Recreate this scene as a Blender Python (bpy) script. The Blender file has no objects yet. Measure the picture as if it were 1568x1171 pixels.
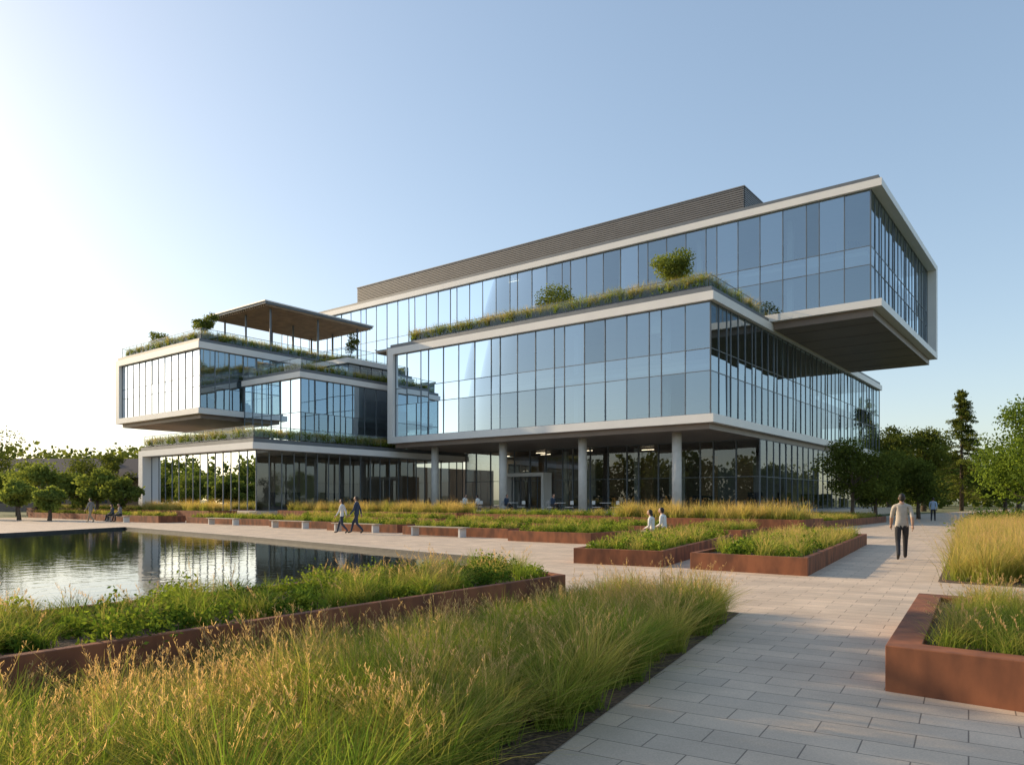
import bpy, math, random
import numpy as np
from mathutils import Vector
from mathutils.geometry import tessellate_polygon
rng=np.random.default_rng(7); random.seed(7)
scn=bpy.context.scene
YAW=math.radians(37.7); CS,SN=math.cos(YAW),math.sin(YAW)
def C(r,d): return (CS*r-SN*d, SN*r+CS*d)   # right / ahead metres from the viewpoint -> world
# ------------------------------------------------------------------ materials
def newmat(n):
    m=bpy.data.materials.new(n); m.use_nodes=True; nt=m.node_tree; nt.nodes.clear()
    o=nt.nodes.new('ShaderNodeOutputMaterial'); return m,nt,o
def pbr(name,col,rough=.5,metal=0,var=.0,scale=3,bump=0,col2=None,detail=6,stretch=None,spec=.5):
    m,nt,o=newmat(name); p=nt.nodes.new('ShaderNodeBsdfPrincipled')
    p.inputs['Roughness'].default_value=rough; p.inputs['Metallic'].default_value=metal
    p.inputs['Specular IOR Level'].default_value=spec
    nt.links.new(p.outputs[0],o.inputs[0])
    tc=nt.nodes.new('ShaderNodeTexCoord'); mp=nt.nodes.new('ShaderNodeMapping')
    nt.links.new(tc.outputs['Object'],mp.inputs[0])
    if stretch: mp.inputs['Scale'].default_value=stretch
    nz=nt.nodes.new('ShaderNodeTexNoise'); nz.inputs['Scale'].default_value=scale; nz.inputs['Detail'].default_value=detail
    nt.links.new(mp.outputs[0],nz.inputs['Vector'])
    c2=col2 if col2 else tuple(c*(1-var) for c in col)
    cr=nt.nodes.new('ShaderNodeValToRGB')
    cr.color_ramp.elements[0].position=.35; cr.color_ramp.elements[1].position=.65
    cr.color_ramp.elements[0].color=(*c2,1); cr.color_ramp.elements[1].color=(*col,1)
    nt.links.new(nz.outputs['Fac'],cr.inputs[0]); nt.links.new(cr.outputs[0],p.inputs['Base Color'])
    if bump:
        b=nt.nodes.new('ShaderNodeBump'); b.inputs['Strength'].default_value=bump; b.inputs['Distance'].default_value=.02
        nt.links.new(nz.outputs['Fac'],b.inputs['Height']); nt.links.new(b.outputs[0],p.inputs['Normal'])
    return m
def glassmat(name,base,tint,gcol=(.86,.93,1.0),rough=.0):
    m,nt,o=newmat(name)
    t=nt.nodes.new('ShaderNodeBsdfTransparent'); t.inputs[0].default_value=(*tint,1)
    g=nt.nodes.new('ShaderNodeBsdfGlossy'); g.inputs[0].default_value=(*gcol,1); g.inputs['Roughness'].default_value=rough
    f=nt.nodes.new('ShaderNodeFresnel'); f.inputs[0].default_value=1.5
    ma=nt.nodes.new('ShaderNodeMath'); ma.operation='MULTIPLY_ADD'; ma.inputs[1].default_value=1-base; ma.inputs[2].default_value=base
    ma.use_clamp=True
    mx=nt.nodes.new('ShaderNodeMixShader')
    nt.links.new(f.outputs[0],ma.inputs[0]); nt.links.new(ma.outputs[0],mx.inputs[0])
    nt.links.new(t.outputs[0],mx.inputs[1]); nt.links.new(g.outputs[0],mx.inputs[2]); nt.links.new(mx.outputs[0],o.inputs[0])
    return m
def foliagemat(name,trans=.4):
    m,nt,o=newmat(name)
    a=nt.nodes.new('ShaderNodeAttribute'); a.attribute_name='Col'
    d=nt.nodes.new('ShaderNodeBsdfDiffuse'); t=nt.nodes.new('ShaderNodeBsdfTranslucent')
    mx=nt.nodes.new('ShaderNodeMixShader'); mx.inputs[0].default_value=trans
    br=nt.nodes.new('ShaderNodeMixRGB'); br.blend_type='MULTIPLY'; br.inputs[0].default_value=1; br.inputs[2].default_value=(1.4,1.35,.8,1)
    nt.links.new(a.outputs['Color'],d.inputs[0]); nt.links.new(a.outputs['Color'],br.inputs[1]); nt.links.new(br.outputs[0],t.inputs[0])
    nt.links.new(d.outputs[0],mx.inputs[1]); nt.links.new(t.outputs[0],mx.inputs[2]); nt.links.new(mx.outputs[0],o.inputs[0])
    return m
M={}
M['white']=pbr('white_aluminium_panel',(.82,.79,.75),.4,var=.05,scale=.7)
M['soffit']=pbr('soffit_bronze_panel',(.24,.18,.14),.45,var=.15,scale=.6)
M['grey']=pbr('grey_metal',(.17,.18,.19),.45,metal=.3,var=.15,scale=1)
M['louver']=pbr('louver_metal',(.21,.20,.195),.5,metal=.2,var=.1,scale=1)
M['mull']=pbr('mullion_aluminium',(.17,.19,.21),.45,metal=.3,var=.1)
for i,(b_,t_) in enumerate(((.26,(.42,.52,.55)),(.31,(.40,.50,.54)),(.34,(.38,.48,.52)),(.40,(.36,.46,.50)))):
    M['glass%d'%i]=glassmat('coated_glass_%s'%'abcd'[i],b_,t_,(.74,.87,.98))
M['glassd']=glassmat('clear_lobby_glass',.07,(.64,.68,.67),(.85,.92,1))
M['rail']=glassmat('balustrade_glass',.02,(.92,.96,.95))
M['ceil']=pbr('ceiling',(.62,.60,.56),.9,var=.05)
M['floor']=pbr('interior_floor',(.28,.24,.19),.6,var=.1)
M['core']=pbr('core_wall',(.30,.27,.235),.8,var=.06,scale=2)
M['wood']=pbr('timber_cladding',(.42,.27,.15),.55,col2=(.26,.17,.10),scale=1.2,stretch=(1,1,12))
M['dark']=pbr('furniture_dark',(.05,.05,.055),.6,var=.3)
M['blind']=pbr('roller_blind',(.62,.62,.6),.9,var=.05)
M['conc']=pbr('column_concrete',(.68,.65,.60),.6,var=.12,scale=2)
M['coping']=pbr('stone_coping',(.62,.51,.40),.7,var=.2,scale=4)
M['corten']=pbr('corten_steel',(.30,.11,.05),.75,col2=(.14,.055,.03),scale=3.5,bump=.15,detail=9,stretch=(1,1,.45),spec=.3)
M['soil']=pbr('mulch_soil',(.16,.10,.06),.95,col2=(.05,.032,.02),scale=28,bump=1)
M['bark']=pbr('tree_bark',(.15,.11,.08),.9,col2=(.07,.05,.04),scale=9,bump=.6,stretch=(1,1,.3))
M['pondwall']=pbr('pond_wall',(.06,.06,.06),.5,var=.3)
M['foliage']=foliagemat('foliage',.42)
M['grass']=foliagemat('grass_blades',.5)
m,nt,o=newmat('ceiling_light'); e=nt.nodes.new('ShaderNodeEmission'); e.inputs[0].default_value=(1,.80,.55,1); e.inputs[1].default_value=5; nt.links.new(e.outputs[0],o.inputs[0]); M['lamp']=m
M['ground']=pbr('ground_lawn',(.15,.15,.055),.95,col2=(.08,.10,.03),scale=.08,detail=12)
# paving
m,nt,o=newmat('stone_pavers'); p=nt.nodes.new('ShaderNodeBsdfPrincipled'); nt.links.new(p.outputs[0],o.inputs[0])
tc=nt.nodes.new('ShaderNodeTexCoord'); mp=nt.nodes.new('ShaderNodeMapping'); nt.links.new(tc.outputs['Object'],mp.inputs[0]); mp.inputs['Rotation'].default_value=(0,0,math.radians(-6))
bk=nt.nodes.new('ShaderNodeTexBrick'); nt.links.new(mp.outputs[0],bk.inputs['Vector'])
bk.inputs['Scale'].default_value=1; bk.inputs['Brick Width'].default_value=.62; bk.inputs['Row Height'].default_value=.31
bk.inputs['Mortar Size'].default_value=.005; bk.inputs['Mortar Smooth'].default_value=.1
bk.inputs['Color1'].default_value=(.72,.56,.41,1); bk.inputs['Color2'].default_value=(.60,.475,.355,1); bk.inputs['Mortar'].default_value=(.25,.19,.14,1)
n1=nt.nodes.new('ShaderNodeTexNoise'); n1.inputs['Scale'].default_value=1.1; n1.inputs['Detail'].default_value=8; nt.links.new(tc.outputs['Object'],n1.inputs['Vector'])
n2=nt.nodes.new('ShaderNodeTexNoise'); n2.inputs['Scale'].default_value=90; n2.inputs['Detail'].default_value=3; nt.links.new(tc.outputs['Object'],n2.inputs['Vector'])
r1=nt.nodes.new('ShaderNodeValToRGB'); r1.color_ramp.elements[0].color=(.78,.78,.78,1); r1.color_ramp.elements[1].color=(1.05,1.05,1.05,1); r1.color_ramp.elements[0].position=.3; r1.color_ramp.elements[1].position=.7
r2=nt.nodes.new('ShaderNodeValToRGB'); r2.color_ramp.elements[0].color=(.84,.84,.84,1); r2.color_ramp.elements[1].color=(1.05,1.05,1.05,1); r2.color_ramp.elements[0].position=.3; r2.color_ramp.elements[1].position=.7
nt.links.new(n1.outputs['Fac'],r1.inputs[0]); nt.links.new(n2.outputs['Fac'],r2.inputs[0])
a1=nt.nodes.new('ShaderNodeMixRGB'); a1.blend_type='MULTIPLY'; a1.inputs[0].default_value=1
a2=nt.nodes.new('ShaderNodeMixRGB'); a2.blend_type='MULTIPLY'; a2.inputs[0].default_value=1
nt.links.new(bk.outputs['Color'],a1.inputs[1]); nt.links.new(r1.outputs[0],a1.inputs[2]); nt.links.new(a1.outputs[0],a2.inputs[1]); nt.links.new(r2.outputs[0],a2.inputs[2]); nt.links.new(a2.outputs[0],p.inputs['Base Color'])
p.inputs['Roughness'].default_value=.7
b=nt.nodes.new('ShaderNodeBump'); b.inputs['Strength'].default_value=.5; b.inputs['Distance'].default_value=.006; b.invert=True
nt.links.new(bk.outputs['Fac'],b.inputs['Height']); nt.links.new(b.outputs[0],p.inputs['Normal']); M['pave']=m
# water
m,nt,o=newmat('pond_water'); p=nt.nodes.new('ShaderNodeBsdfPrincipled'); nt.links.new(p.outputs[0],o.inputs[0])
p.inputs['Base Color'].default_value=(.02,.028,.026,1); p.inputs['Roughness'].default_value=.02; p.inputs['IOR'].default_value=1.33
tc=nt.nodes.new('ShaderNodeTexCoord'); n1=nt.nodes.new('ShaderNodeTexNoise'); n1.inputs['Scale'].default_value=2.2; n1.inputs['Detail'].default_value=4; nt.links.new(tc.outputs['Object'],n1.inputs['Vector'])
b=nt.nodes.new('ShaderNodeBump'); b.inputs['Strength'].default_value=.2; b.inputs['Distance'].default_value=.03; nt.links.new(n1.outputs['Fac'],b.inputs['Height']); nt.links.new(b.outputs[0],p.inputs['Normal']); M['water']=m
# ------------------------------------------------------------------ mesh helpers
def link(ob,parent=None):
    scn.collection.objects.link(ob)
    if parent: ob.parent=parent
    return ob
def empty(name,loc=(0,0,0)):
    e=bpy.data.objects.new(name,None); e.location=loc; e.empty_display_size=.5; return link(e)
class MB:
    def __init__(s): s.v=[];s.f=[];s.m=[];s.mats=[]
    def mi(s,k):
        if k not in s.mats: s.mats.append(k)
        return s.mats.index(k)
    def box(s,x0,x1,y0,y1,z0,z1,k):
        n=len(s.v); s.v+=[(x0,y0,z0),(x1,y0,z0),(x1,y1,z0),(x0,y1,z0),(x0,y0,z1),(x1,y0,z1),(x1,y1,z1),(x0,y1,z1)]
        s.f+=[(n+3,n+2,n+1,n),(n+4,n+5,n+6,n+7),(n,n+1,n+5,n+4),(n+1,n+2,n+6,n+5),(n+2,n+3,n+7,n+6),(n+3,n,n+4,n+7)]
        s.m+=[s.mi(k)]*6
    def face(s,pts,k):
        n=len(s.v); s.v+=[tuple(p) for p in pts]; s.f.append(tuple(range(n,n+len(pts)))); s.m.append(s.mi(k))
    def tube(s,pts,rad,k,seg=8,cap=True):
        pts=[Vector(p) for p in pts]; n0=len(s.v); 
        for i,p in enumerate(pts):
            d=(pts[min(i+1,len(pts)-1)]-pts[max(i-1,0)]).normalized()
            a=Vector((1,0,0)) if abs(d.x)<.8 else Vector((0,1,0))
            u=d.cross(a).normalized(); w=d.cross(u)
            for j in range(seg):
                t=2*math.pi*j/seg; q=p+(u*math.cos(t)+w*math.sin(t))*rad[i]; s.v.append(tuple(q))
        for i in range(len(pts)-1):
            for j in range(seg):
                a=n0+i*seg+j; b=n0+i*seg+(j+1)%seg; s.f.append((a,b,b+seg,a+seg)); s.m.append(s.mi(k))
        if cap:
            s.f.append(tuple(n0+j for j in range(seg))[::-1]); s.m.append(s.mi(k))
            e=n0+(len(pts)-1)*seg; s.f.append(tuple(e+j for j in range(seg))); s.m.append(s.mi(k))
    def ball(s,c,r,k,nu=12,nv=8,fn=None):
        n0=len(s.v)
        for i in range(nv+1):
            th=math.pi*i/nv
            for j in range(nu):
                ph=2*math.pi*j/nu; p=[math.sin(th)*math.cos(ph),math.sin(th)*math.sin(ph),math.cos(th)]
                if fn: p=fn(p)
                s.v.append((c[0]+r[0]*p[0],c[1]+r[1]*p[1],c[2]+r[2]*p[2]))
        for i in range(nv):
            for j in range(nu):
                a=n0+i*nu+j;b=n0+i*nu+(j+1)%nu; s.f.append((a,a+nu,b+nu,b)); s.m.append(s.mi(k))
    def make(s,name,parent=None,smooth=False,bevel=0):
        me=bpy.data.meshes.new(name); me.from_pydata(s.v,[],s.f)
        for k in s.mats: me.materials.append(M[k])
        me.polygons.foreach_set('material_index',s.m)
        if smooth: me.polygons.foreach_set('use_smooth',[True]*len(s.f))
        me.update(); ob=bpy.data.objects.new(name,me); link(ob,parent)
        if bevel:
            bv=ob.modifiers.new('bevel','BEVEL'); bv.width=bevel; bv.segments=2; bv.limit_method='ANGLE'
        return ob
def sheet(name,loops,z,k,parent=None):
    L=[[Vector((p[0],p[1],0)) for p in l] for l in loops]; flat=[p for l in L for p in l]
    tr=tessellate_polygon(L); me=bpy.data.meshes.new(name)
    fs=[]
    for t in tr:
        a,b_,c=[flat[i] for i in t]
        fs.append(tuple(t) if (b_-a).cross(c-a).z>0 else tuple(t[::-1]))
    me.from_pydata([(p.x,p.y,z) for p in flat],[],fs); me.materials.append(M[k]); me.update()
    return link(bpy.data.objects.new(name,me),parent)
def bigmesh(name,V,Q,col,mat,parent=None):
    me=bpy.data.meshes.new(name); nv,nq=len(V),len(Q)
    me.vertices.add(nv); me.vertices.foreach_set('co',V.astype(np.float32).ravel())
    me.loops.add(nq*4); me.loops.foreach_set('vertex_index',Q.astype(np.int32).ravel())
    me.polygons.add(nq); me.polygons.foreach_set('loop_start',np.arange(0,nq*4,4,dtype=np.int32))
    try: me.polygons.foreach_set('loop_total',np.full(nq,4,dtype=np.int32))
    except Exception: pass
    ca=me.color_attributes.new(name='Col',type='FLOAT_COLOR',domain='POINT')
    ca.data.foreach_set('color',np.concatenate([col,np.ones((nv,1))],1).astype(np.float32).ravel())
    me.materials.append(mat); me.update(calc_edges=True)
    return link(bpy.data.objects.new(name,me),parent)
def inpoly(P,poly):
    x,y=P[:,0],P[:,1]; ins=np.zeros(len(P),bool); n=len(poly)
    for i in range(n):
        x1,y1=poly[i];x2,y2=poly[(i+1)%n]
        c=((y1>y)!=(y2>y))&(x<(x2-x1)*(y-y1)/((y2-y1) if y2!=y1 else 1e-9)+x1); ins^=c
    return ins
def scatter(poly,sp):
    a=np.array(poly); lo,hi=a.min(0),a.max(0)
    gx,gy=np.meshgrid(np.arange(lo[0],hi[0]+sp,sp),np.arange(lo[1],hi[1]+sp,sp))
    P=np.stack([gx.ravel(),gy.ravel()],1)+rng.uniform(-.48,.48,(gx.size,2))*sp
    return P[inpoly(P,poly)]
GREEN=np.array([.10,.19,.03]); LIME=np.array([.26,.33,.05]); STRAW=np.array([.66,.48,.20]); TAN=np.array([.52,.35,.20]); DKG=np.array([.045,.08,.022])
def grassdata(P,z,h,nb,w,straw=.3,spread=.07,lean=.45,seeds=0,patch=1.0,hs=None):
    n=len(P); cs=rng.uniform(.75,1.2,n)
    if hs is not None: cs=cs*hs
    pn=np.sin(P[:,0]*1.3+P[:,1]*.7)+np.sin(P[:,1]*1.1-P[:,0]*.5+1.3)
    cstraw=np.clip(straw+.22*patch*pn*.5+rng.normal(0,.2,n),0,1)
    k=n*nb; idx=np.repeat(np.arange(n),nb)
    base=np.zeros((k,3)); base[:,:2]=P[idx]+rng.normal(0,spread,(k,2)); base[:,2]=z
    az=rng.uniform(0,2*np.pi,k); L=h*cs[idx]*rng.uniform(.5,1.1,k); ln=np.abs(rng.normal(lean,.3,k))
    t=np.array([0,.38,.72,1.0]); ws=np.array([1,.85,.55,.08])
    az2=az+rng.normal(0,.7,k); sx=-np.sin(az2);sy=np.cos(az2)
    hor=(ln*L)[:,None]*t**1.7; zz=L[:,None]*t*(1-.34*np.minimum(ln,1.4)[:,None]*t)
    cx=base[:,0:1]+np.cos(az)[:,None]*hor; cy=base[:,1:2]+np.sin(az)[:,None]*hor; cz=base[:,2:3]+zz
    hw=.5*w*rng.uniform(.6,1.3,k)[:,None]*ws
    V=np.zeros((k,4,2,3))
    for s,sg in ((0,-1),(1,1)):
        V[:,:,s,0]=cx+sg*hw*sx[:,None]; V[:,:,s,1]=cy+sg*hw*sy[:,None]; V[:,:,s,2]=cz
    V=V.reshape(-1,3)
    b0=np.arange(k)[:,None]*8
    Q=np.concatenate([b0+np.array([0,1,3,2]),b0+np.array([2,3,5,4]),b0+np.array([4,5,7,6])],0)
    st=np.clip(cstraw[idx]+rng.normal(0,.18,k),0,1)
    gm=rng.uniform(0,1,n)[idx]*.6+rng.uniform(0,.4,k)
    g=GREEN[None]*(1-gm[:,None])+LIME[None]*gm[:,None]
    g=g*rng.uniform(.7,1.2,k)[:,None]
    stt=np.clip(st[:,None]*(.1+1.3*t),0,1)[:,:,None]
    col=g[:,None,:]*(1-stt)+STRAW[None,None]*rng.uniform(.7,1.1,k)[:,None,None]*stt
    col=np.repeat(col[:,:,None,:],2,2).reshape(-1,3)
    out=[(V,Q,col)]
    if seeds:
        ks=n*seeds; idx=np.repeat(np.arange(n),seeds); keep=rng.random(ks)<np.clip(cstraw[idx]*1.6,0.05,1); idx=idx[keep]; ks=len(idx)
        b=P[idx]+rng.normal(0,spread,(ks,2)); az=rng.uniform(0,2*np.pi,ks); L=h*cs[idx]*rng.uniform(.8,1.2,ks); ln=np.abs(rng.normal(.45,.2,ks))
        def pos(t): 
            hh=ln*L*t**2; return np.stack([b[:,0]+np.cos(az)*hh,b[:,1]+np.sin(az)*hh,z+L*t*(1-.15*ln*t)],1)
        VV=[];
        for a_,c_ in ((0,.5),(.5,1)):
            p0,p1=pos(a_),pos(c_); s=np.stack([-np.sin(az),np.cos(az),0*az],1)*.0011
            VV.append(np.stack([p0-s,p0+s,p1+s,p1-s],1))
        colS=[np.tile(STRAW*.8,(ks,1))]*2
        for i in range(20):
            tt=rng.uniform(.70,1.02,ks); p0=pos(tt); dr=rng.normal(0,1,(ks,3)); dr[:,2]=np.abs(dr[:,2])+1.5; dr/=np.linalg.norm(dr,axis=1)[:,None]
            ln_=rng.uniform(.015,.04,ks)[:,None]; s=np.cross(dr,rng.normal(0,1,(ks,3))); s/=np.linalg.norm(s,axis=1)[:,None]; s*=.0022
            VV.append(np.stack([p0-s*.4,p0+s*.4,p0+dr*ln_+s,p0+dr*ln_-s],1)); colS.append((TAN*rng.uniform(.7,1.5,ks)[:,None]))
        V2=np.concatenate(VV,0).reshape(-1,3); Q2=np.arange(len(V2)).reshape(-1,4); c2=np.repeat(np.concatenate(colS,0),4,0)
        out.append((V2,Q2,c2))
    return out
def leafdata(Cn,size,col,asp=.5,up=.0):
    k=len(Cn); u=rng.normal(0,1,(k,3)); u[:,2]+=up; u/=np.linalg.norm(u,axis=1)[:,None]
    w=np.cross(u,rng.normal(0,1,(k,3))); w/=np.linalg.norm(w,axis=1)[:,None]
    s=(size*rng.uniform(.6,1.3,k))[:,None]
    V=np.stack([Cn-u*s*.5,Cn+w*s*asp*.5,Cn+u*s*.5,Cn-w*s*asp*.5],1).reshape(-1,3)
    return (V,np.arange(4*k).reshape(-1,4),np.repeat(col,4,0))
def merge(name,parts,mat,parent=None):
    off=0;Vs=[];Qs=[];Cs=[]
    for V,Q,c in parts: Vs.append(V);Qs.append(Q+off);Cs.append(c);off+=len(V)
    return bigmesh(name,np.concatenate(Vs),np.concatenate(Qs),np.concatenate(Cs),mat,parent)
def shrubdata(P,z,r,h,nl,size,c0=GREEN,c1=LIME):
    n=len(P); sc=rng.uniform(.6,1.25,n); idx=np.repeat(np.arange(n),nl); k=len(idx)
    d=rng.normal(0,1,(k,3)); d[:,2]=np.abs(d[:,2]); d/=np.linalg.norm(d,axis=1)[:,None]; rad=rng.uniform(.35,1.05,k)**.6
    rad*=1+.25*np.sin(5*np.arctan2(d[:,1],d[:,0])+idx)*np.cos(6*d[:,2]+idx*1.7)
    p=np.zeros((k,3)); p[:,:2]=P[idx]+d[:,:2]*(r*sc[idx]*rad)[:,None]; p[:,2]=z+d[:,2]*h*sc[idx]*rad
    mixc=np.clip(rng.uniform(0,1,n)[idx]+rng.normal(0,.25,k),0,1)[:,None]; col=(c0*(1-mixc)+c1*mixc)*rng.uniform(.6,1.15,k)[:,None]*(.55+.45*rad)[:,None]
    return leafdata(p,size,col,.5,.4)
# ------------------------------------------------------------------ trees
def tree(name,x,y,z,H,R,base,nl,size,c0,c1,ncl=26,trunk=.14,lean=0,clr=.34):
    e=empty(name,(x,y,z)); mb=MB(); top=Vector((lean,rng.normal(0,.1),H*.82))
    pts=[Vector((0,0,-.05))]+[Vector((lean*t+rng.normal(0,.06),rng.normal(0,.06),H*.82*t)) for t in (.2,.4,.6,.8)]+[top]
    mb.tube(pts,[trunk*1.35,trunk,trunk*.82,trunk*.6,trunk*.36,trunk*.1],'bark',8)
    ch=(H-base)/2; cz=base+ch; cen=[]
    for i in range(ncl):
        d=rng.normal(0,1,3); d/=np.linalg.norm(d); q=rng.uniform(.35,.82)
        c=np.array([d[0]*R*q,d[1]*R*q,cz+d[2]*ch*q]); 
        if d[2]<0: c[:2]*=.85
        cen.append(c)
    cen=np.array(cen)
    for c in cen[:min(ncl,16)]:
        t=min(.95,max(.28,(c[2]*.62)/(H*.82))); s=Vector((lean*t,0,H*.82*t)); 
        mid=(s+Vector(c))*.5+Vector((0,0,-.08*R)); mb.tube([s,mid,Vector(c)],[trunk*.38,trunk*.22,trunk*.06],'bark',5,False)
    mb.make('trunk_and_limbs',e,True)
    rr=rng.uniform(.7,1.25,ncl)*R*clr; pc=rng.integers(0,ncl,nl); d=rng.normal(0,1,(nl,3)); d/=np.linalg.norm(d,axis=1)[:,None]
    q=rng.uniform(.2,1.0,nl)**.5; p=cen[pc]+d*(rr[pc]*q)[:,None]*np.array([1,1,.72])+rng.normal(0,.04*R,(nl,3))
    tone=rng.uniform(.0,1,ncl)[pc][:,None]*.7+rng.uniform(0,.3,nl)[:,None]
    col=(c0*(1-tone)+c1*tone)*rng.uniform(.7,1.15,nl)[:,None]
    merge('crown_foliage',[leafdata(p,size,col,.6)],M['foliage'],e); return e
def conifer(name,x,y,z,H,R,nl,c0,c1):
    e=empty(name,(x,y,z)); mb=MB(); mb.tube([(0,0,0),(0,0,H*.5),(0,0,H)],[.3,.18,.03],'bark',8)
    nb=110; az=rng.uniform(0,6.28,nb); hz=np.linspace(.12,.98,nb)*H; ln=R*(1-hz/H)**.85*rng.uniform(.65,1.15,nb)+.2
    for i in range(nb): mb.tube([(0,0,hz[i]),(math.cos(az[i])*ln[i],math.sin(az[i])*ln[i],hz[i]-.15*ln[i])],[.05,.015],'bark',4,False)
    mb.make('trunk_and_branches',e,True)
    i=rng.integers(0,nb,nl); t=rng.uniform(.1,1.05,nl); p=np.stack([np.cos(az[i])*ln[i]*t,np.sin(az[i])*ln[i]*t,hz[i]-.15*ln[i]*t],1)+rng.normal(0,1,(nl,3))*np.array([.25,.25,.14])
    tone=rng.uniform(0,1,nb)[i][:,None]; col=(c0*(1-tone)+c1*tone)*rng.uniform(.7,1.1,nl)[:,None]
    merge('needle_foliage',[leafdata(p,.36,col,.4)],M['foliage'],e); return e
# ------------------------------------------------------------------ ground, paving, pond
pond=[(-12.9,16.0),(-9.3,12.3),(-9.05,1.5),(-13.5,3.6),(-41.2,9.5),(-41.4,12.9),(-45.5,20.9),(-30,18.9)]
sheet('ground',[[(-3000,-3000),(3000,-3000),(3000,3000),(-3000,3000)],pond],0,'ground')
pave=[(-78,-14),(8,-14),(8,16.9),(-1.6,16.9),(-6.5,62),(-8,150),(-11.5,150),(-17,64),(-17,42),(-78,42)]
sheet('stone_paving',[pave,pond],.006,'pave')
sheet('pond_water',[pond],-.10,'water')
mb=MB()
for i in range(len(pond)):
    a=pond[i];b_=pond[(i+1)%len(pond)]
    mb.face([(a[0],a[1],-.4),(b_[0],b_[1],-.4),(b_[0],b_[1],.03),(a[0],a[1],.03)],'pondwall')
def offset_poly(poly,t):
    n=len(poly); A=sum(poly[i][0]*poly[(i+1)%n][1]-poly[(i+1)%n][0]*poly[i][1] for i in range(n)); sg=1 if A>0 else -1
    out=[]
    for i in range(n):
        p0=Vector(poly[i-1]);p1=Vector(poly[i]);p2=Vector(poly[(i+1)%n])
        d1=(p1-p0).normalized();d2=(p2-p1).normalized(); n1=Vector((-d1.y,d1.x))*sg;n2=Vector((-d2.y,d2.x))*sg
        b_=(n1+n2).normalized(); out.append(tuple(p1+b_*(t/max(.3,b_.dot(n1)))))
    return out
pin=pond; pout=offset_poly(pond,-.35)
for i in range(len(pond)):
    j=(i+1)%len(pond)
    mb.face([(*pin[i],.03),(*pin[j],.03),(*pout[j],.03),(*pout[i],.03)],'coping'); mb.face([(*pout[i],.03),(*pout[j],.03),(*pout[j],0),(*pout[i],0)],'coping')
mb.make('pond_edge_coping')
def planter(poly,h,t=.13,z=0,soil=.07,name='corten_planter'):
    inn=offset_poly(poly,t); mb=MB(); n=len(poly); A=sum(poly[i][0]*poly[(i+1)%n][1]-poly[(i+1)%n][0]*poly[i][1] for i in range(n))
    if A<0: poly=poly[::-1]; inn=inn[::-1]
    for i in range(n):
        j=(i+1)%n
        mb.face([(*poly[i],z),(*poly[j],z),(*poly[j],z+h),(*poly[i],z+h)],'corten')
        mb.face([(*poly[i],z+h),(*poly[j],z+h),(*inn[j],z+h),(*inn[i],z+h)],'corten')
        mb.face([(*inn[i],z+h),(*inn[j],z+h),(*inn[j],z+h-soil),(*inn[i],z+h-soil)],'corten')
    mb.face([(*p,z+h-soil) for p in inn],'soil')
    ob=mb.make(name); import bmesh; bm=bmesh.new(); bm.from_mesh(ob.data); bmesh.ops.remove_doubles(bm,verts=bm.verts,dist=.0005); bm.to_mesh(ob.data); bm.free()
    bv=ob.modifiers.new('bevel','BEVEL'); bv.width=.008; bv.segments=2; bv.limit_method='ANGLE'; bv.angle_limit=.6
    return inn
def rect(x0,x1,y0,y1): return [(x0,y0),(x1,y0),(x1,y1),(x0,y1)]
# foreground grass bed
bed=[(-5.95,-3),(-1.85,-3),(-2.7,3.8),(-3.95,10.5),(-6.25,10.8)]
sheet('planting_soil',[bed],.014,'soil')
P=scatter(offset_poly(bed,.10),.38)
dist=np.hypot(P[:,0],P[:,1]); P=P[dist>1.7]
hs=np.clip(.55+.22*(P[:,0]+6.1),.62,1.0)*rng.uniform(.7,1.2,len(P))
merge('ornamental_grass',grassdata(P,.01,.70,470,.0078,straw=.30,spread=.065,lean=.72,seeds=20,hs=hs),M['grass'])
# tall corten wall planter by pond
sp=[(-8.45,-5),(-6.05,-5),(-6.2,9.35),(-8.55,10.4)]
inn=planter(sp,.52,.10)
P=scatter(offset_poly(inn,.12),.36); P=P[np.hypot(P[:,0],P[:,1])>1.5]; a=rng.random(len(P))<.5
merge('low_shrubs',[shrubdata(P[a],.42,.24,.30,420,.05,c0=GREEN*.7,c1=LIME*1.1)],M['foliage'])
merge('sedge_grass',grassdata(P[~a],.42,.42,190,.008,straw=.25,spread=.06,lean=.8,seeds=8),M['grass'])
# right near planter
inn=planter([(-1.35,7.0),(3.6,6.75),(3.9,11.0),(-1.75,11.2)],.40,.27)
P=scatter(offset_poly(inn,.16),.33)
merge('sedge_grass',grassdata(P,.32,.38,200,.007,straw=.38,spread=.07,lean=.8,seeds=7),M['grass'])
# right mid tall bed
bedb=[(-2.3,16.9),(9,16.3),(9,40),(-4.6,40)]
sheet('planting_soil',[bedb],.016,'soil')
P=scatter(offset_poly(bedb,.3),.5); P=P[(P[:,0]<4)]
merge('ornamental_grass',grassdata(P,.01,1.0,130,.014,straw=.62,spread=.12,lean=.5,seeds=6),M['grass'])
bedb2=[(-4.7,41),(9,41),(6,75),(-7.2,75)]
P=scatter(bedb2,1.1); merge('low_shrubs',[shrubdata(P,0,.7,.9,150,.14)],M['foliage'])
def bedfill(poly,z,kind):
    if kind=='straw':
        P=scatter(offset_poly(poly,.2),.5); merge('ornamental_grass',grassdata(P,z,.9,80,.02,straw=.78,spread=.13,lean=.45,seeds=3),M['grass'])
    else:
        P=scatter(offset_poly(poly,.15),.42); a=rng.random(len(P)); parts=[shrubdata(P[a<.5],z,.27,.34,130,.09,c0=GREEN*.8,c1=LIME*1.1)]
        merge('low_shrubs',parts,M['foliage']); merge('sedge_grass',grassdata(P[a>=.5],z,.48,80,.016,straw=.3 if kind=='green' else .55,spread=.1,lean=.6,seeds=2),M['grass'])
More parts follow.
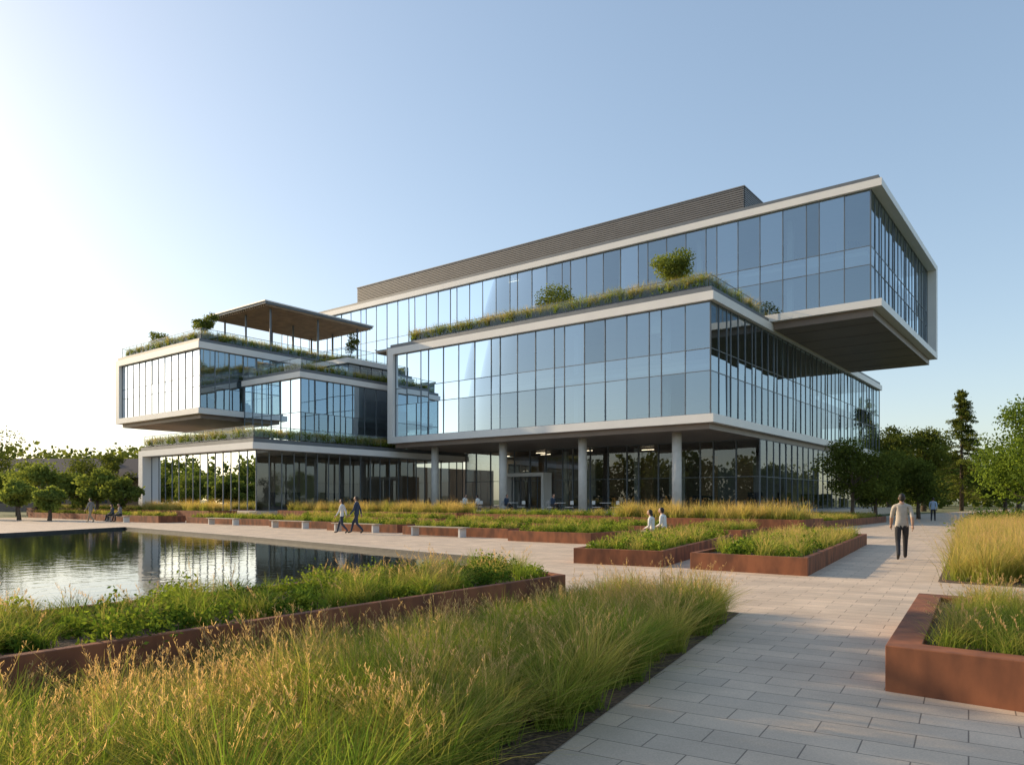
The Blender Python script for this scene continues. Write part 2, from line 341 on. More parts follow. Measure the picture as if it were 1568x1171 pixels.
mids=[([(-7.4,16.5),(-4.7,16.5),(-6.3,29.5),(-9.0,29.5)],.40,'mixed'),
      ([(-10.5,16.2),(-8.1,16.5),(-10.0,26.0),(-13.0,27.5)],.40,'green'),
      (rect(-18.3,-14.4,23.4,27.8),.42,'green'),
      (rect(-13.8,-11,29.5,33.0),.42,'green'),
      (rect(-25.8,-19.4,24.8,27.6),.42,'green'),
      (rect(-32.5,-27.0,25.6,28.3),.42,'green'),
      (rect(-39.4,-33.2,26.7,29.5),.42,'green'),
      (rect(-50.8,-40.6,27.6,30.2),.42,'green'),
      (rect(-28,-15,29.3,31.6),.5,'green'),
      (rect(-44,-30,31.6,34.0),.55,'green'),
      (rect(-62,-52,26.2,28.2),.5,'mixed'),
      (rect(-78,-64,27,29),.5,'mixed'),
      (rect(-20.0,-9.6,33.2,36.2),.78,'straw'),
      (rect(-31,-21,35.2,38.0),.78,'green'),
      (rect(-52,-32.4,36.0,39.0),.80,'straw'),
      (rect(-66,-53,30.6,33.0),.80,'straw'),
      (rect(-90,-68,31,34.0),.80,'mixed'),
      (rect(-16.5,-11.5,38.5,60),.45,'mixed')]
for poly,h,k in mids:
    inn=planter(poly,h); bedfill(inn,h-.08,k)
# plinth
mb=MB(); mb.box(-53.2,-18.4,41.2,106,0,.70,'coping'); mb.box(-96,-53.21,34.2,106,0,.702,'coping')
for i in range(4): mb.box(-50,-36,41.2-.35*(4-i),41.2-.35*(3-i)-.002,0,.7-.14*(4-i)+.0,'coping')
mb.make('entrance_terrace_plinth',bevel=.01)
# ------------------------------------------------------------------ building
B=empty('glass_office_building')
fr=MB(); mu=MB(); gl=MB(); inr=MB()
W1=[1.9,1.9,1.0,1.9,1.9,1.9,1.9,1.0,1.9]; W2=[1.5,1.5,.8,1.5]
def facade(axis,c,a,b,z0,z1,tr,W,out,g='glass',mw=.06,md=.05,blind=.14,tilt=.006):
    xs=[a];i=0
    step=1 if b>a else -1
    while True:
        nx=xs[-1]+step*W[i%len(W)]; i+=1
        if (b-nx)*step<.45: xs.append(b);break
        xs.append(nx)
    zs=[z0]+list(tr)+[z1]
    def bx(u0,u1,n0,n1,zz0,zz1,k,mbb):
        u0,u1=sorted((u0,u1)); n0,n1=sorted((n0,n1))
        if axis=='x': mbb.box(u0,u1,n0,n1,zz0,zz1,k)
        else: mbb.box(n0,n1,u0,u1,zz0,zz1,k)
    for u in xs: bx(u-mw/2,u+mw/2,c-out*.05,c+out*md,z0,z1,'mull',mu)
    for z in tr: bx(a,b,c-out*.03,c+out*(md-.02),z-.025,z+.025,'mull',mu)
    for z,zz in ((z0,.03),(z1,-.03)): bx(a,b,c-out*.04,c+out*(md-.01),min(z,z+zz*2),max(z,z+zz*2),'mull',mu)
    for i in range(len(xs)-1):
        for j in range(len(zs)-1):
            e1,e2=rng.normal(0,tilt,2)
            pts=[]
            for (u,z,s) in ((xs[i],zs[j],-e1-e2),(xs[i+1],zs[j],e1-e2),(xs[i+1],zs[j+1],e1+e2),(xs[i],zs[j+1],-e1+e2)):
                pts.append((u,c+s,z) if axis=='x' else (c+s,u,z))
            gl.face(pts,g if g!='glass' else 'glass%d'%(rng.choice([0,1,1,1,2,2,3]) if j!=1 else 3))
        if rng.random()<blind:
            j=rng.integers(0,len(zs)-1); zb=zs[j+1]-(zs[j+1]-zs[j])*rng.uniform(.3,1)
            bx(xs[i]+.06*step,xs[i+1]-.06*step,c-out*.22,c-out*.24,zb,zs[j+1]-.02,'blind',inr)
def interior(x0,x1,y0,y1,zs,core=(7,8),dens=1,wall='core',lit=.12,rows=(1.6,)):
    for k in range(len(zs)-1):
        zf,zc=zs[k],zs[k+1]
        if k>0: inr.box(x0+.25,x1-.25,y0+.25,y1-.25,zf-.28,zf-.001,'floor'); inr.box(x0+.3,x1-.3,y0+.3,y1-.3,zf-.62,zf-.283,'ceil')
        nx=int((x1-x0)/8); 
        for i in range(nx):
            cx=x0+3+i*8.2
            if cx<x1-1: 
                inr.box(cx-.22,cx+.22,y0+2.2,y0+2.64,zf,zc-.6,'blind')
        for i in range(int((x1-x0)*dens*.5)):
            cx=rng.uniform(x0+1,x1-2.5); cy=rng.uniform(y0+1,y0+6); w=rng.uniform(.8,2.2); inr.box(cx,cx+w,cy,cy+.7,zf+.02,zf+rng.choice([.75,1.1,1.3]),'dark')
        for i in range(int((y1-y0)*dens*.4)):
            cy=rng.uniform(y0+1,y1-2.5); cx=rng.uniform(x1-5,x1-1.2); w=rng.uniform(.8,2.0); inr.box(cx,cx+.7,cy,cy+w,zf+.02,zf+rng.choice([.75,1.1,1.6]),'dark')
        inr.box(x0+.6,x1-core[1],y0+core[0],y1-2,zf,zc-.63,wall)
        for ry in rows:
            for i in range(int((x1-x0)/6)):
                cx=x0+2+i*6+rng.uniform(-1,1)
                if rng.random()<lit and cx+1.6<x1-.5: inr.box(cx,cx+1.3,y0+ry,y0+ry+.07,zc-.72,zc-.68,'lamp')
# --- main lower box
X0,X1,Y0,Y1=-53.9,-20.6,49.8,105
fr.box(X0,X1,Y0,Y1,15.78,16.4,'white'); fr.box(X0+.2,X1-.2,Y0+.2,Y1-.2,16.4,16.78,'grey')
fr.box(X0,X1,Y0,Y1,7.15,7.75,'white'); fr.box(X0,X0+.75,Y0,Y0+9,7.752,15.778,'white')
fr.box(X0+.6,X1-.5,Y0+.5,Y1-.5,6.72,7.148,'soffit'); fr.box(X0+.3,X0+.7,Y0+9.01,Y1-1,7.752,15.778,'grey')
facade('x',Y0+.35,X1-.36,X0+.8,7.75,15.78,[10.85,12.45],W1,-1)
facade('y',X1-.35,Y0+.36,Y1,7.75,15.78,[10.85,12.45],W2,1)
interior(X0+.8,X1-.4,Y0+.4,Y1-.5,[7.76,11.75,16.3])
# --- columns
cm=MB()
for cx in (-24.4,-32.8,-41.2,-49.6): cm.tube([(cx,52.0,.7),(cx,52.0,6.73)],[.36,.36],'conc',28)
cm.tube([(-22.2,70,.7),(-22.2,70,6.7)],[.3,.3],'conc',20)
cm.make('round_columns',B,True)
# --- ground floor main
facade('x',61,-21.2,-53.5,.7,6.72,[3.6],[2.0,2.0,1.2,2.0],-1,'glassd',.09,.1,.0)
facade('y',-21.2,61,Y1-1,.7,6.72,[3.6],[1.7],1,'glassd',.07,.06,.0)
interior(-53.3,-21.4,61.1,Y1-2,[.72,7.2],(6,6),1.0,'core',.7,(1.2,3.6))
for i in range(9):
    cx=-50+i*3.2; inr.box(cx,cx+1.5,64,64.2,.72,5.6,'wood' if i%3 else 'blind')
fr.box(-47.0,-46.7,59.4,60.8,.7,4.0,'white'); fr.box(-42.3,-42.0,59.4,60.8,.7,4.0,'white'); fr.box(-47.0,-42.0,59.4,60.8,4.002,4.35,'white')
for x in (-46.6,-45.5,-44.45,-43.4,-42.35): mu.box(x-.04,x+.04,60.3,60.4,.7,4.0,'grey')
for x in (-45.62,-44.3): mu.tube([(x,60.2,1.3),(x,60.2,2.3)],[.02,.02],'blind',6)
# --- upper cantilever box
U0,U1,V0,V1=-89,-12.2,62,89.4
fr.box(U0,U1,V0,V1,25.72,26.3,'white'); fr.box(U0+.15,U1-.25,V0+.15,V1-.15,26.3,26.62,'grey')
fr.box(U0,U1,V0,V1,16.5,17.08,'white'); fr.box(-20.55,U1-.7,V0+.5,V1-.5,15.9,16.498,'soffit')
fr.box(U1-1.6,U1,V1-.9,V1,17.082,25.718,'white')
facade('x',V0+.35,U1-.86,U0,17.08,25.72,[19.9,21.35],W1,-1)
facade('y',U1-.85,V0+.36,V1-.9,17.08,25.72,[19.9,21.35],W2,1,blind=.05)
interior(U0+.5,U1-.9,V0+.4,V1-.4,[17.1,21.4,26.2],(8,9))
for i in range(6): fr.box(-20.5,U1-.75,V0+3+i*4.2,V0+3.03+i*4.2,15.885,15.899,'dark')
# penthouse louvres
pl=MB(); pl.box(-77,-24.6,66.2,85,26.6,29.9,'grey')
for i in range(17):
    z=26.7+i*.2
    pl.box(-77.3,-24.4,65.95,66.15,z,z+.13,'louver'); pl.box(-24.58,-24.35,66.16,85,z,z+.13,'louver')
pl.box(-77.35,-24.3,65.9,85.2,30.06,30.16,'louver')
pl.make('rooftop_louvre_screen',B)
# --- left wing
A0,A1,D0,D1=-73.2,-53.8,34.9,61.8
fr.box(A0,A1,D0,D1,5.85,6.4,'white'); fr.box(A0+.15,A1-.15,D0+.15,D1,6.402,6.75,'grey'); fr.box(A0,A0+.8,D0,D0+6,.7,5.848,'white')
facade('x',D0+.9,A1-.9,A0+.8,.7,5.85,[],[1.25],-1,'glassd',.06,.04,0)
facade('y',A1-.9,D0+.9,D1,.7,5.85,[],[1.25],1,'glassd',.06,.05,0)
interior(A0+1,A1-1.1,D0+1.1,D1,[.72,6.4],(6,5),1,'core',.5)
fr.box(-95,A0-.01,46,90,.7,6.2,'core')
fr.box(-80.5,-66.2,44.4,61.5,6.76,9.3,'core')
facade('x',44.3,-66,-80.5,6.76,9.3,[],[1.5],-1,'glassd'); facade('y',-66.1,44.3,61.5,6.76,9.3,[],[1.5],1,'glassd')
E0,E1,F0,F1=-81.6,-65,36.5,61.9
fr.box(E0,E1,F0,F1,15.8,16.4,'white'); fr.box(E0+.15,E1-.15,F0+.15,F1,16.402,16.7,'grey')
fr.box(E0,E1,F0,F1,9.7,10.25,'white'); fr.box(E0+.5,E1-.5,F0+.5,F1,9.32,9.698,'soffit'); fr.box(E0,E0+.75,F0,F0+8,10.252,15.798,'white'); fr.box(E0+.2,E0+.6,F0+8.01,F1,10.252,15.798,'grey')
facade('x',F0+.35,E1-.36,E0+.8,10.25,15.8,[12.3,13.3],[1.3],-1,'glassd',mw=.09,md=.04)
facade('y',E1-.35,F0+.36,F1,10.25,15.8,[12.3,13.3],[1.5],1)
interior(E0+.8,E1-.5,F0+.5,F1-.3,[10.26,16.3],(5,5))
G0,G1,H0,H1=-64.95,-55.7,40.9,61.8
fr.box(G0,G1,H0,H1,12.7,13.2,'white'); fr.box(G0,G1-.15,H0+.15,H1,13.202,13.5,'grey')
facade('x',H0+.35,G1-.36,G0,6.8,12.7,[9.6],[1.5],-1); facade('y',G1-.35,H0+.36,H1,6.8,12.7,[9.6],[1.5],1)
interior(G0+.3,G1-.5,H0+.5,H1-.5,[6.8,10.0,13.1],(6,5))
fr.box(G0,-57.4,47.8,61.7,15.2,15.7,'white'); facade('x',48.2,-57.8,G0,13.5,15.2,[],[1.5],-1); facade('y',-57.8,48.2,61.7,13.5,15.2,[],[1.5],1)
fr.box(-55.6,-54.0,55.5,61.8,6.8,14.2,'core'); fr.box(-55.69,-53.92,55,61.8,14.21,14.8,'white')
fr.make('frames_and_slabs',B); mu.make('curtain_wall_mullions',B); gl.make('glazing',B); inr.make('interior_fitout',B)
# railings
rl=MB()
def rail(p0,p1,z,h=1.05):
    p0=Vector(p0);p1=Vector(p1); n=max(1,int((p1-p0).length/1.5)); 
    rl.tube([(p0.x,p0.y,z+h),(p1.x,p1.y,z+h)],[.025,.025],'mull',6)
    for i in range(n+1):
        q=p0+(p1-p0)*i/n; rl.tube([(q.x,q.y,z),(q.x,q.y,z+h)],[.02,.02],'mull',5)
    rl.face([(p0.x,p0.y,z+.08),(p1.x,p1.y,z+.08),(p1.x,p1.y,z+h-.03),(p0.x,p0.y,z+h-.03)],'rail')
rail((-51.5,50.3),(-21.2,50.3),16.75); rail((-21.1,50.35),(-21.1,61.8),16.75); rail((-51.5,50.4),(-51.5,61.8),16.75)
rail((-81.2,37),(-65.5,37),16.7); rail((-65.4,37.05),(-65.4,61),16.7); rail((-81.3,37.1),(-81.3,61),16.7)
rail((-72.8,35.3),(-54.3,35.3),6.75); rail((-54.2,35.35),(-54.2,60),6.75)
rail((-64.5,41.4),(-56.2,41.4),13.5);rail((-56.1,41.45),(-56.1,60),13.5); rail((-64.5,48.2),(-57.9,48.2),15.7); rail((-57.8,48.25),(-57.8,61),15.7)
rl.make('terrace_railings',B)
# pergola canopy
pg=MB(); zc=21.3
pg.box(-75,-64.7,43.4,57.5,zc,zc+.22,'grey'); pg.box(-75.1,-64.6,43.3,57.6,zc+.221,zc+.34,'white')
for i in range(26): pg.box(-74.9+i*.395,-74.9+i*.395+.2,43.6,57.3,zc-.16,zc-.002,'wood')
for x in (-74,-70,-65.6):
    for y in (44.6,50.5,56): pg.tube([(x,y,16.7),(x,y,zc-.17)],[.11,.11],'grey',8)
pg.make('rooftop_pergola',B)
pg=MB(); pg.box(-46,-39,54.5,58,18.9,19.05,'wood')
for x in (-45.7,-39.3):
    for y in (54.8,57.7): pg.tube([(x,y,16.7),(x,y,18.9)],[.06,.06],'grey',6)
pg.make('terrace_pergola',B)
# terrace planting
parts=[]
for poly,z,h in ((rect(-51.3,-21.6,50.42,52.4),17.0,1.2),(rect(-23.2,-21.3,50.5,61),17.0,1.05),(rect(-81,-65.8,37.1,38.6),16.9,.9),(rect(-66.9,-65.5,37.5,60),16.9,.9),(rect(-72.6,-54.5,35.4,36.8),6.95,.9),(rect(-55.8,-54.3,36,60),6.95,.9),(rect(-64,-56.5,41.6,42.6),13.6,.7),(rect(-57.3,-56.2,42,60),13.6,.7),(rect(-64,-58.2,48.4,49.3),15.75,.6)):
    P=scatter(poly,.36); parts+=grassdata(P,z,h,60,.036,straw=.40,spread=.15,lean=.7)
merge('terrace_planting',parts,M['grass'])
mb=MB()
for (x0,x1,y0,y1,z) in ((-51.3,-21.5,50.40,52.6,17.0),(-23.2,-21.25,52.61,61,17.0),(-81,-65.7,37.08,38.8,16.9),(-72.7,-54.4,35.38,36.9,6.93)): mb.box(x0,x1,y0,y1,z-.3,z,'soil')
mb.make('terrace_soil',B)
parts=[]
for poly,z in ((rect(-51.3,-21.6,50.5,51.6),16.98),(rect(-72.6,-54.5,35.4,36.2),6.9),(rect(-81,-65.8,37.2,38.2),16.87),(rect(-57,-56.3,42,60),13.6),(rect(-55.2,-54.4,36,60),6.9),(rect(-66.4,-65.6,38,58),16.87)):
    P=scatter(poly,.75); parts.append(shrubdata(P,z,.5,.75,130,.16,c0=GREEN,c1=LIME*1.25))
merge('low_shrubs',parts,M['foliage'])
OL0=np.array([.06,.085,.024]);OL1=np.array([.19,.22,.05]); BG1=np.array([.24,.33,.05])
tree('small_terrace_tree',-24.8,52.3,16.75,4.3,1.8,.9,5200,.18,OL0*1.4,OL1*1.5,18,.07,.1,.45)
tree('small_terrace_tree',-35.9,52.8,16.75,3.3,2.0,.5,4200,.17,OL0*1.4,OL1*1.4,16,.06,.1,.45)
tree('small_terrace_tree',-67.3,38.4,16.7,3.3,1.4,.9,2800,.18,OL0*1.2,OL1*1.3,12,.06,.2,.42)
tree('small_terrace_tree',-76.0,38.4,16.7,2.3,1.3,.5,2000,.18,OL0*1.2,OL1*1.3,9,.05,.1,.42)
tree('small_terrace_tree',-58.8,49.4,15.7,2.8,1.0,.6,1400,.16,OL0,OL1,9,.05,.1,.42)
# ------------------------------------------------------------------ trees
def T(name,r,d,H,R,base,nl,size,c0,c1,**k):
    x,y=C(r,d); return tree(name,x,y,0,H,R,base,nl,size,c0,c1,**k)
T('broadleaf_tree',25.3,55,6.9,3.0,.7,9000,.2,OL0*.9,OL1*.8,ncl=30,trunk=.13)
T('broadleaf_tree',29.5,60,6.0,2.8,.4,6000,.22,OL0*.9,OL1*.85,ncl=24)
T('broadleaf_tree',35.2,64,6.0,3.0,.4,6000,.22,OL0,OL1*.9,ncl=24)
T('broadleaf_tree',24.9,35.0,7.0,2.9,.7,17000,.15,np.array([.08,.13,.03]),BG1,ncl=40,trunk=.12)
T('broadleaf_tree',29.5,37.0,7.4,3.2,.7,9000,.18,np.array([.08,.13,.03]),BG1,ncl=34,trunk=.12)
T('oak_tree',53,104,13.4,3.8,4,7000,.36,OL0*.9,OL1*.9,ncl=22,trunk=.3,clr=.42)
T('oak_tree',59,106,13.0,4.2,3.5,7000,.36,OL0*.9,OL1,ncl=22,trunk=.3,clr=.42)
T('oak_tree',49,96,9,4.2,1,6000,.34,OL0,OL1*.9,ncl=24,trunk=.25)
T('oak_tree',63,92,7.8,4.0,1,6000,.34,OL0,OL1,ncl=24,trunk=.25)
T('oak_tree',56,84,7.0,3.6,.6,6000,.3,OL0,OL1*1.1,ncl=24,trunk=.2)
x,y=C(67.5,111); conifer('redwood_tree',x,y,0,18.2,4.8,16000,OL0,OL1*.9)
for (r,d,H,R,c) in ((-57.5,82,9.8,5.2,.9),(-50,88,7.4,3.6,.9),(-45,70,5.4,2.8,1.6),(-37,66,5.0,2.0,1.6),(-40.5,70,5.4,2.6,1.5),(-33.8,64,4.0,1.7,1.4),(-56,105,9.4,2.8,.8),(-62,112,9.8,2.6,.8),(-40,86,6.5,3.0,1.2),(-46,62,3.4,1.6,2.0),(-40,60,3.6,1.6,1.9),(-36.3,58,3.0,1.3,1.8),(-54,66,4.5,2.2,1.6),(-49.5,74,5.6,2.6,1.4)):
    T('broadleaf_tree' if H<8.5 else 'oak_tree',r,d,H,R,.6,4200,.28,OL0*c*1.1,OL1*c,ncl=20,trunk=.14)
# shade trees left of the viewpoint
tree('street_tree',-23.5,4.6,0,9.3,1.9,6.0,2200,.22,OL0,OL1,ncl=11,trunk=.12,clr=.24)
tree('street_tree',-18.5,3.3,0,7.6,1.7,4.4,2000,.20,OL0,OL1,ncl=12,trunk=.11,clr=.24)
tree('street_tree',-14.8,1.9,0,6.4,1.5,3.3,1800,.17,OL0,OL1,ncl=11,trunk=.09,clr=.24)
# distant tree mass
parts=[]
def mass(cx,cy,R,H,nl,size,c0,c1):
    th=rng.normal(0,1,(nl,3)); th/=np.linalg.norm(th,axis=1)[:,None]; q=rng.uniform(.3,1,nl)**.5
    q*=1+.22*np.sin(4*np.arctan2(th[:,1],th[:,0])+cx)*np.cos(5*th[:,2]+cy)
    p=np.stack([cx+th[:,0]*R*q,cy+th[:,1]*R*q,H*.52+th[:,2]*H*.5*q],1)
    t=rng.uniform(0,1,nl)[:,None]*.6+.4*rng.random(); return leafdata(p,size,(c0*(1-t)+c1*t),.7)
for i in range(60):
    a=rng.uniform(-.66,-.42) if i<30 else rng.uniform(.42,.8)
    d=rng.uniform(140,200); x,y=C(math.tan(a)*d,d); parts.append(mass(x,y,rng.uniform(6,9),rng.uniform(8,13),900,1.1,OL0,OL1))
for i in range(76):
    parts.append(mass(-360+i*4.5+rng.uniform(-2,2),-62+rng.uniform(-9,5),rng.uniform(4.5,6.5),rng.uniform(10,17),600,1.4,OL0,OL1))
merge('distant_trees',parts,M['foliage'])
# distant low building left
M['roof']=pbr('dark_roof',(.09,.075,.07),.8,var=.2); M['brick']=pbr('distant_wall',(.26,.20,.16),.9,var=.2)
mb=MB(); cx,cy=C(-66,112)
mb.box(-13,13,-6,6,0,4.8,'brick'); mb.face([(-14,-7,4.8),(14,-7,4.8),(12,0,7.9),(-12,0,7.9)],'roof'); mb.face([(14,7,4.8),(-14,7,4.8),(-12,0,7.9),(12,0,7.9)],'roof'); mb.face([(14,-7,4.8),(14,7,4.8),(12,0,7.9)],'roof'); mb.face([(-14,7,4.8),(-14,-7,4.8),(-12,0,7.9)],'roof')
for i in range(8): mb.box(-11.5+i*3,-10+i*3,-6.04,-5.9,1.2,3.2,'dark')
mb.make('low_house').location=(cx,cy,0); bpy.data.objects['low_house'].rotation_euler=(0,0,YAW)
# ------------------------------------------------------------------ people
def cmat(n,c,r=.85): 
    if n not in M: M[n]=pbr(n,c,r,var=.15,scale=14,bump=.2)
    return n
cmat('skin',(.42,.25,.17),.55); cmat('hair_dark',(.02,.014,.01),.6); cmat('shoe',(.03,.025,.02),.5); cmat('eye',(.02,.02,.02),.2); cmat('lips',(.3,.12,.1),.5)
def person(name,x,y,z,face,pose,shirt,pants,H=1.75,long=True,hair='hair_dark',female=False,longhair=False,bag=False):
    s=H/1.75; sw=.185 if not female else .165
    J={}; 
    J['pel']=(0,0,.95);J['wai']=(0,0,1.08);J['che']=(0,.0,1.28);J['nb']=(0,-.01,1.45);J['nk']=(0,.01,1.53);J['hd']=(0,.02,1.60)
    for sd,g in (('L',-1),('R',1)):
        ph=g if pose=='walk' else 0
        J['sh'+sd]=(g*sw,0,1.415)
        if pose in('walk','stand'):
            J['el'+sd]=(g*(sw+.05),-.02-ph*.10,1.14); J['wr'+sd]=(g*(sw+.055),.05-ph*.20,.90+ (.02 if ph else 0))
            J['hi'+sd]=(g*.09,0,.90)
            if pose=='walk':
                if g>0: J['kn'+sd]=(g*.095,.20,.50);J['an'+sd]=(g*.10,.30,.10);J['to'+sd]=(g*.11,.47,.07)
                else: J['kn'+sd]=(g*.095,-.03,.49);J['an'+sd]=(g*.10,-.33,.17);J['to'+sd]=(g*.11,-.20,.045)
            else: J['kn'+sd]=(g*.09,.01,.5);J['an'+sd]=(g*.09,-.01,.09);J['to'+sd]=(g*.11,.15,.045)
        else:
            J['el'+sd]=(g*(sw+.05),.07,1.15); J['wr'+sd]=(g*.10,.30,1.05)
            J['hi'+sd]=(g*.09,.04,.90); J['kn'+sd]=(g*.12,.46,.93); J['an'+sd]=(g*.12,.50+g*.05,.50); J['to'+sd]=(g*.13,.66+g*.05,.455)
    drop=0
    if pose=='sit':
        drop=.84
        for k in ('wai','che','nb','nk','hd'): a=J[k]; J[k]=(a[0],a[1]+(a[2]-.95)*.16,a[2])
        for k in ('shL','shR'): a=J[k]; J[k]=(a[0],a[1]+.07,a[2])
    rad={'pel':(.145,.115),'wai':(.145,.11),'che':(.165,.115),'nb':(.09,.075),'nk':(.052,.055),'hd':(.05,.055),'sh':(.075,.072),'el':(.05,.05),'wr':(.03,.033),'hi':(.095,.1),'kn':(.065,.067),'an':(.045,.05),'to':(.042,.028)}
    if female: rad['che']=(.13,.1);rad['wai']=(.105,.085)
    names=list(J); ed=[('pel','wai'),('wai','che'),('che','nb'),('nb','nk'),('nk','hd')]
    for sd in 'LR': ed+=[('nb','sh'+sd),('sh'+sd,'el'+sd),('el'+sd,'wr'+sd),('pel','hi'+sd),('hi'+sd,'kn'+sd),('kn'+sd,'an'+sd),('an'+sd,'to'+sd)]
    me=bpy.data.meshes.new('b'); me.from_pydata([J[n] for n in names],[(names.index(a),names.index(b)) for a,b in ed],[])
    ob=bpy.data.objects.new('b',me); scn.collection.objects.link(ob)
    sk=ob.modifiers.new('s','SKIN'); sk.use_smooth_shade=True
    for i,n in enumerate(names):
        k=n[:2] if n[:-1] in('sh','el','wr','hi','kn','an','to') else n
        sv=me.skin_vertices[0].data[i]; sv.radius=rad[k]; sv.use_root=(n=='pel')
    su=ob.modifiers.new('u','SUBSURF'); su.levels=2; su.render_levels=2
    dg=bpy.context.evaluated_depsgraph_get(); dg.update(); em=bpy.data.meshes.new_from_object(ob.evaluated_get(dg)); bpy.data.objects.remove(ob)
    mats=[shirt,pants,'skin','shoe']; em.materials.clear()
    for k in mats: em.materials.append(M[k])
    segs=[]
    for a,b_ in ed:
        k=b_[:2]
        lab=0
        if b_ in('nk','hd'): lab=2
        elif k=='wr': lab=0 if long else 2
        elif k in('hi','kn','an'): lab=1
        elif k=='to': lab=3
        if b_=='wai': lab=0
        segs.append((np.array(J[a]),np.array(J[b_]),lab))
    for p in em.polygons:
        c=np.array(p.center); best=9
        for a,b_,lab in segs:
            t=np.clip(np.dot(c-a,b_-a)/np.dot(b_-a,b_-a),0,1); dd=np.linalg.norm(c-a-t*(b_-a))
            if dd<best: best=dd;l=lab
        if l in(0,1) and pose!='sit' : l=0 if (c[2]>.90 or abs(c[0])>.2) else 1
        p.material_index=l; p.use_smooth=True
    e=empty(name,(x,y,z-drop*s)); e.rotation_euler=(0,0,face); e.scale=(s,s,s)
    bo=bpy.data.objects.new('body',em); link(bo,e)
    hb=MB(); hz=J['hd'][2]+.045; hy=J['hd'][1]+.015
    def hf(p):
        x_,y_,z_=p
        k=1-.18*max(0,-z_)**1.5; x_*=k; 
        if y_>0 and z_<0: y_*=1-.05*(-z_)
        return (x_,y_,z_)
    hb.ball((0,hy,hz),(.076,.098,.118),'skin',20,14,hf)
    for g in(-1,1):
        hb.ball((g*.03,hy+.088,hz+.005),(.013,.008,.008),'eye',8,6); hb.ball((g*.077,hy-.005,hz-.01),(.012,.022,.032),'skin',8,6)
    hb.ball((0,hy+.09,hz-.055),(.024,.009,.008),'lips',8,6); hb.ball((0,hy+.102,hz-.02),(.013,.018,.022),'skin',8,6)
    hb.ball((0,hy-.025,hz+.028),(.080,.095,.100),hair,20,12)
    hb.ball((0,hy-.05,hz-.02),(.072,.066,.075),hair,16,10)
    if longhair: hb.ball((0,hy-.07,hz-.07),(.075,.045,.14),hair,14,10)
    hb.make('head',e,True)
    for sd,g in(('L',-1),('R',1)):
        w=Vector(J['wr'+sd]); d=(w-Vector(J['el'+sd])).normalized(); sidev=Vector((g,0,0)) if pose!='sit' else Vector((0,0,1)); 
        f=d.cross(sidev).normalized(); hm=MB()
        hm.tube([w-d*.01,w+d*.03,w+d*.085],[.024,.033,.03],'skin',10)
        for i in range(4):
            o_=f*((i-1.5)*.018); L_=(.065,.078,.074,.056)[i]; q=w+d*.07+o_; cu=-sidev*.016
            hm.tube([q,q+d*L_*.45,q+d*L_*.8+cu*.6,q+d*L_+cu*1.4],[.0095,.009,.008,.006],'skin',6)
        q=w+d*.02+f*.026; hm.tube([q,q+f*.024+d*.02,q+f*.03+d*.055],[.011,.0095,.007],'skin',6)
        hm.make('hand_'+sd,e,True)
    return e
cmat('shirt_tan',(.45,.40,.34)); cmat('shirt_white',(.72,.72,.7)); cmat('shirt_navy',(.03,.05,.09)); cmat('shirt_blue',(.35,.45,.6)); cmat('trouser_dark',(.025,.025,.03)); cmat('trouser_navy',(.03,.04,.07)); cmat('shirt_grey',(.2,.2,.2)); cmat('trouser_khaki',(.3,.25,.18))
x,y=C(10.6,20.1); person('walking_man',x,y,.006,math.radians(14),'walk','shirt_tan','trouser_dark',1.80,long=False)
x,y=C(31.9,56); person('walking_man',x,y,.006,math.radians(5),'walk','shirt_blue','trouser_dark',1.80)
x,y=C(-8.25,35.9); person('walking_woman',x,y,.006,math.radians(120),'walk','shirt_white','trouser_navy',1.66,female=True,longhair=True)
x,y=C(-7.5,35.7); person('walking_man',x,y,.006,math.radians(125),'walk','shirt_navy','trouser_navy',1.80)
x,y=C(-30.2,53); person('walking_man',x,y,.006,math.radians(120),'walk','shirt_grey','trouser_khaki',1.74)
def edge(t): return (-10.5-2.5*t+.02,16.2+11.3*t)
x,y=edge(.85); person('seated_man',x,y,.42,math.radians(95),'sit','shirt_white','trouser_dark',1.78)
x,y=edge(.70); person('seated_woman',x,y,.42,math.radians(95),'sit','shirt_white','trouser_khaki',1.66,female=True,longhair=True)
def cafe(x,y,z):
    t=empty('cafe_table',(x,y,z)); mb=MB(); mb.tube([(0,0,.72),(0,0,.75)],[.4,.4],'blind',24); mb.tube([(0,0,.02),(0,0,.72)],[.03,.03],'dark',8); mb.tube([(0,0,0),(0,0,.02)],[.22,.22],'dark',20); mb.make('table_body',t)
def chair(x,y,z,a):
    c=empty('cafe_chair',(x,y,z)); c.rotation_euler=(0,0,a); mb=MB(); mb.box(-.22,.22,-.22,.22,.42,.45,'blind'); mb.box(-.21,.21,-.24,-.21,.62,.88,'blind')
    for sx in(-.2,.2):
        mb.tube([(sx,.19,0),(sx,.19,.42)],[.014,.014],'dark',6); mb.tube([(sx,-.2,0),(sx,-.2,.42),(sx,-.235,.88)],[.014]*3,'dark',6)
    mb.make('chair_body',c)
for i,(x,y) in enumerate(((-37.7,43.6),(-34.2,44.4),(-29.5,43.8),(-26.5,45))):
    cafe(x,y,.7); chair(x-.75,y,.7,-math.pi/2); chair(x+.75,y,.7,math.pi/2)
    if i in(0,1,2): person('seated_man',x-.72,y,.7+.45,-math.pi/2,'sit','shirt_white' if i==0 else 'shirt_navy','trouser_dark',1.75)
    if i==0: person('seated_woman',x+.72,y,.7+.45,math.pi/2,'sit','shirt_white','trouser_navy',1.65,female=True,longhair=True)
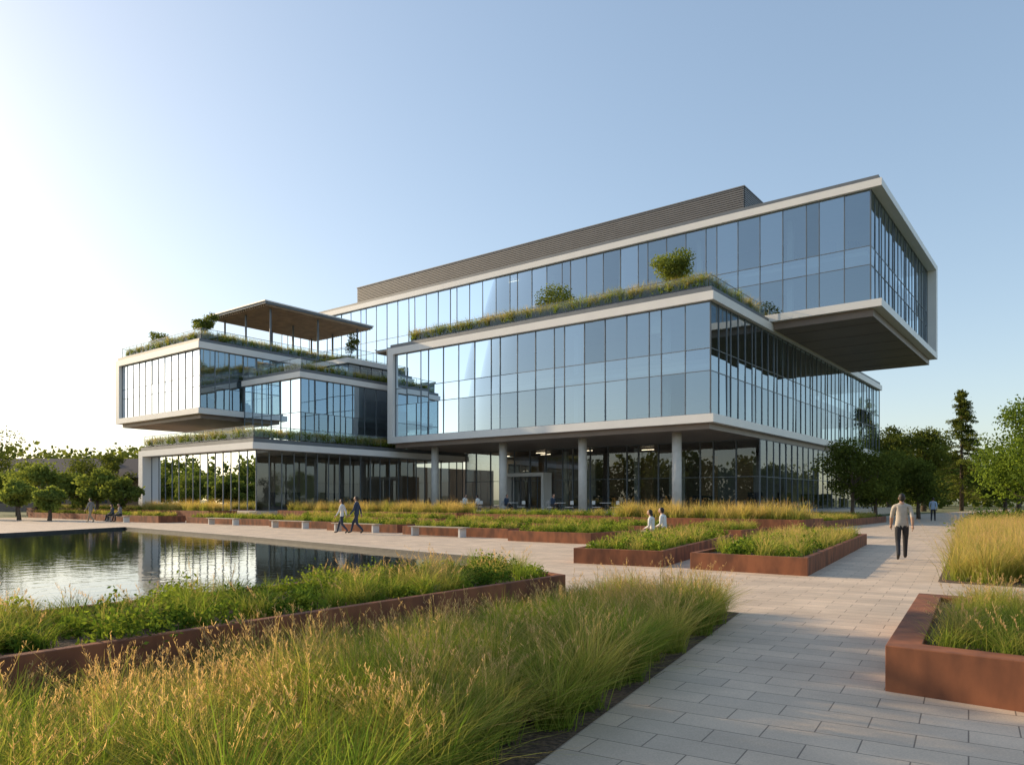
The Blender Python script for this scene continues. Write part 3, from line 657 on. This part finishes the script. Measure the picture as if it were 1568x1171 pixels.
def bench(x,y,a,L=2.4):
    e=empty('park_bench',(x,y,0)); e.rotation_euler=(0,0,a); mb=MB()
    for i in range(5): mb.box(-L/2,L/2,-.24+i*.1,-.24+i*.1+.085,.41,.45,'benchwood')
    for sx in(-L/2+.25,L/2-.25): mb.box(sx-.05,sx+.05,-.2,.22,0,.408,'conc')
    mb.make('seat_and_legs',e,bevel=.006)
M['benchwood']=pbr('bench_timber',(.42,.34,.25),.6,var=.2)
for (x,y) in ((-36.5,26.1),(-23,24.3),(-45,27.0),(-29.5,25.1),(-57,25.6)): bench(x,y,0,3.4)
person('seated_woman',-57.6,25.6,.45,math.pi,'sit','shirt_navy','trouser_dark',1.65,female=True,longhair=True)
person('seated_man',-56.4,25.6,.45,math.pi,'sit','shirt_grey','trouser_dark',1.75)
# ------------------------------------------------------------------ light, sky, camera
EL=math.radians(19); hx,hy=-.985,-.169
w=bpy.data.worlds.new('World'); scn.world=w; w.use_nodes=True; nt=w.node_tree; bg=nt.nodes['Background']
sk=nt.nodes.new('ShaderNodeTexSky'); sk.sky_type='NISHITA'; sk.sun_disc=False; sk.sun_elevation=EL; sk.sun_rotation=math.atan2(hx,hy)%(2*math.pi)
sk.air_density=1.0; sk.dust_density=1.2; sk.ozone_density=1.5
gm=nt.nodes.new('ShaderNodeGamma'); gm.inputs[1].default_value=.64; nt.links.new(sk.outputs[0],gm.inputs[0])
hs_=nt.nodes.new('ShaderNodeHueSaturation'); hs_.inputs['Saturation'].default_value=1.12; nt.links.new(gm.outputs[0],hs_.inputs['Color'])
nt.links.new(hs_.outputs[0],bg.inputs[0]); bg.inputs[1].default_value=.355
sl=bpy.data.lights.new('sun','SUN'); sl.energy=6; sl.angle=math.radians(.5); sl.color=(1,.77,.49)
so=bpy.data.objects.new('sun',sl); link(so); D=Vector((hx*math.cos(EL),hy*math.cos(EL),math.sin(EL))); so.rotation_euler=D.to_track_quat('Z','Y').to_euler()
cd=bpy.data.cameras.new('camera'); cam=bpy.data.objects.new('camera',cd); link(cam); cam.location=(0,0,1.65); cam.rotation_euler=(math.pi/2,0,YAW)
cd.sensor_width=36; cd.lens=36*1132/1568; cd.shift_y=.1145; cd.clip_end=6000; cd.clip_start=.1; scn.camera=cam
scn.view_settings.view_transform='Standard'; scn.view_settings.look='None'; scn.view_settings.exposure=0
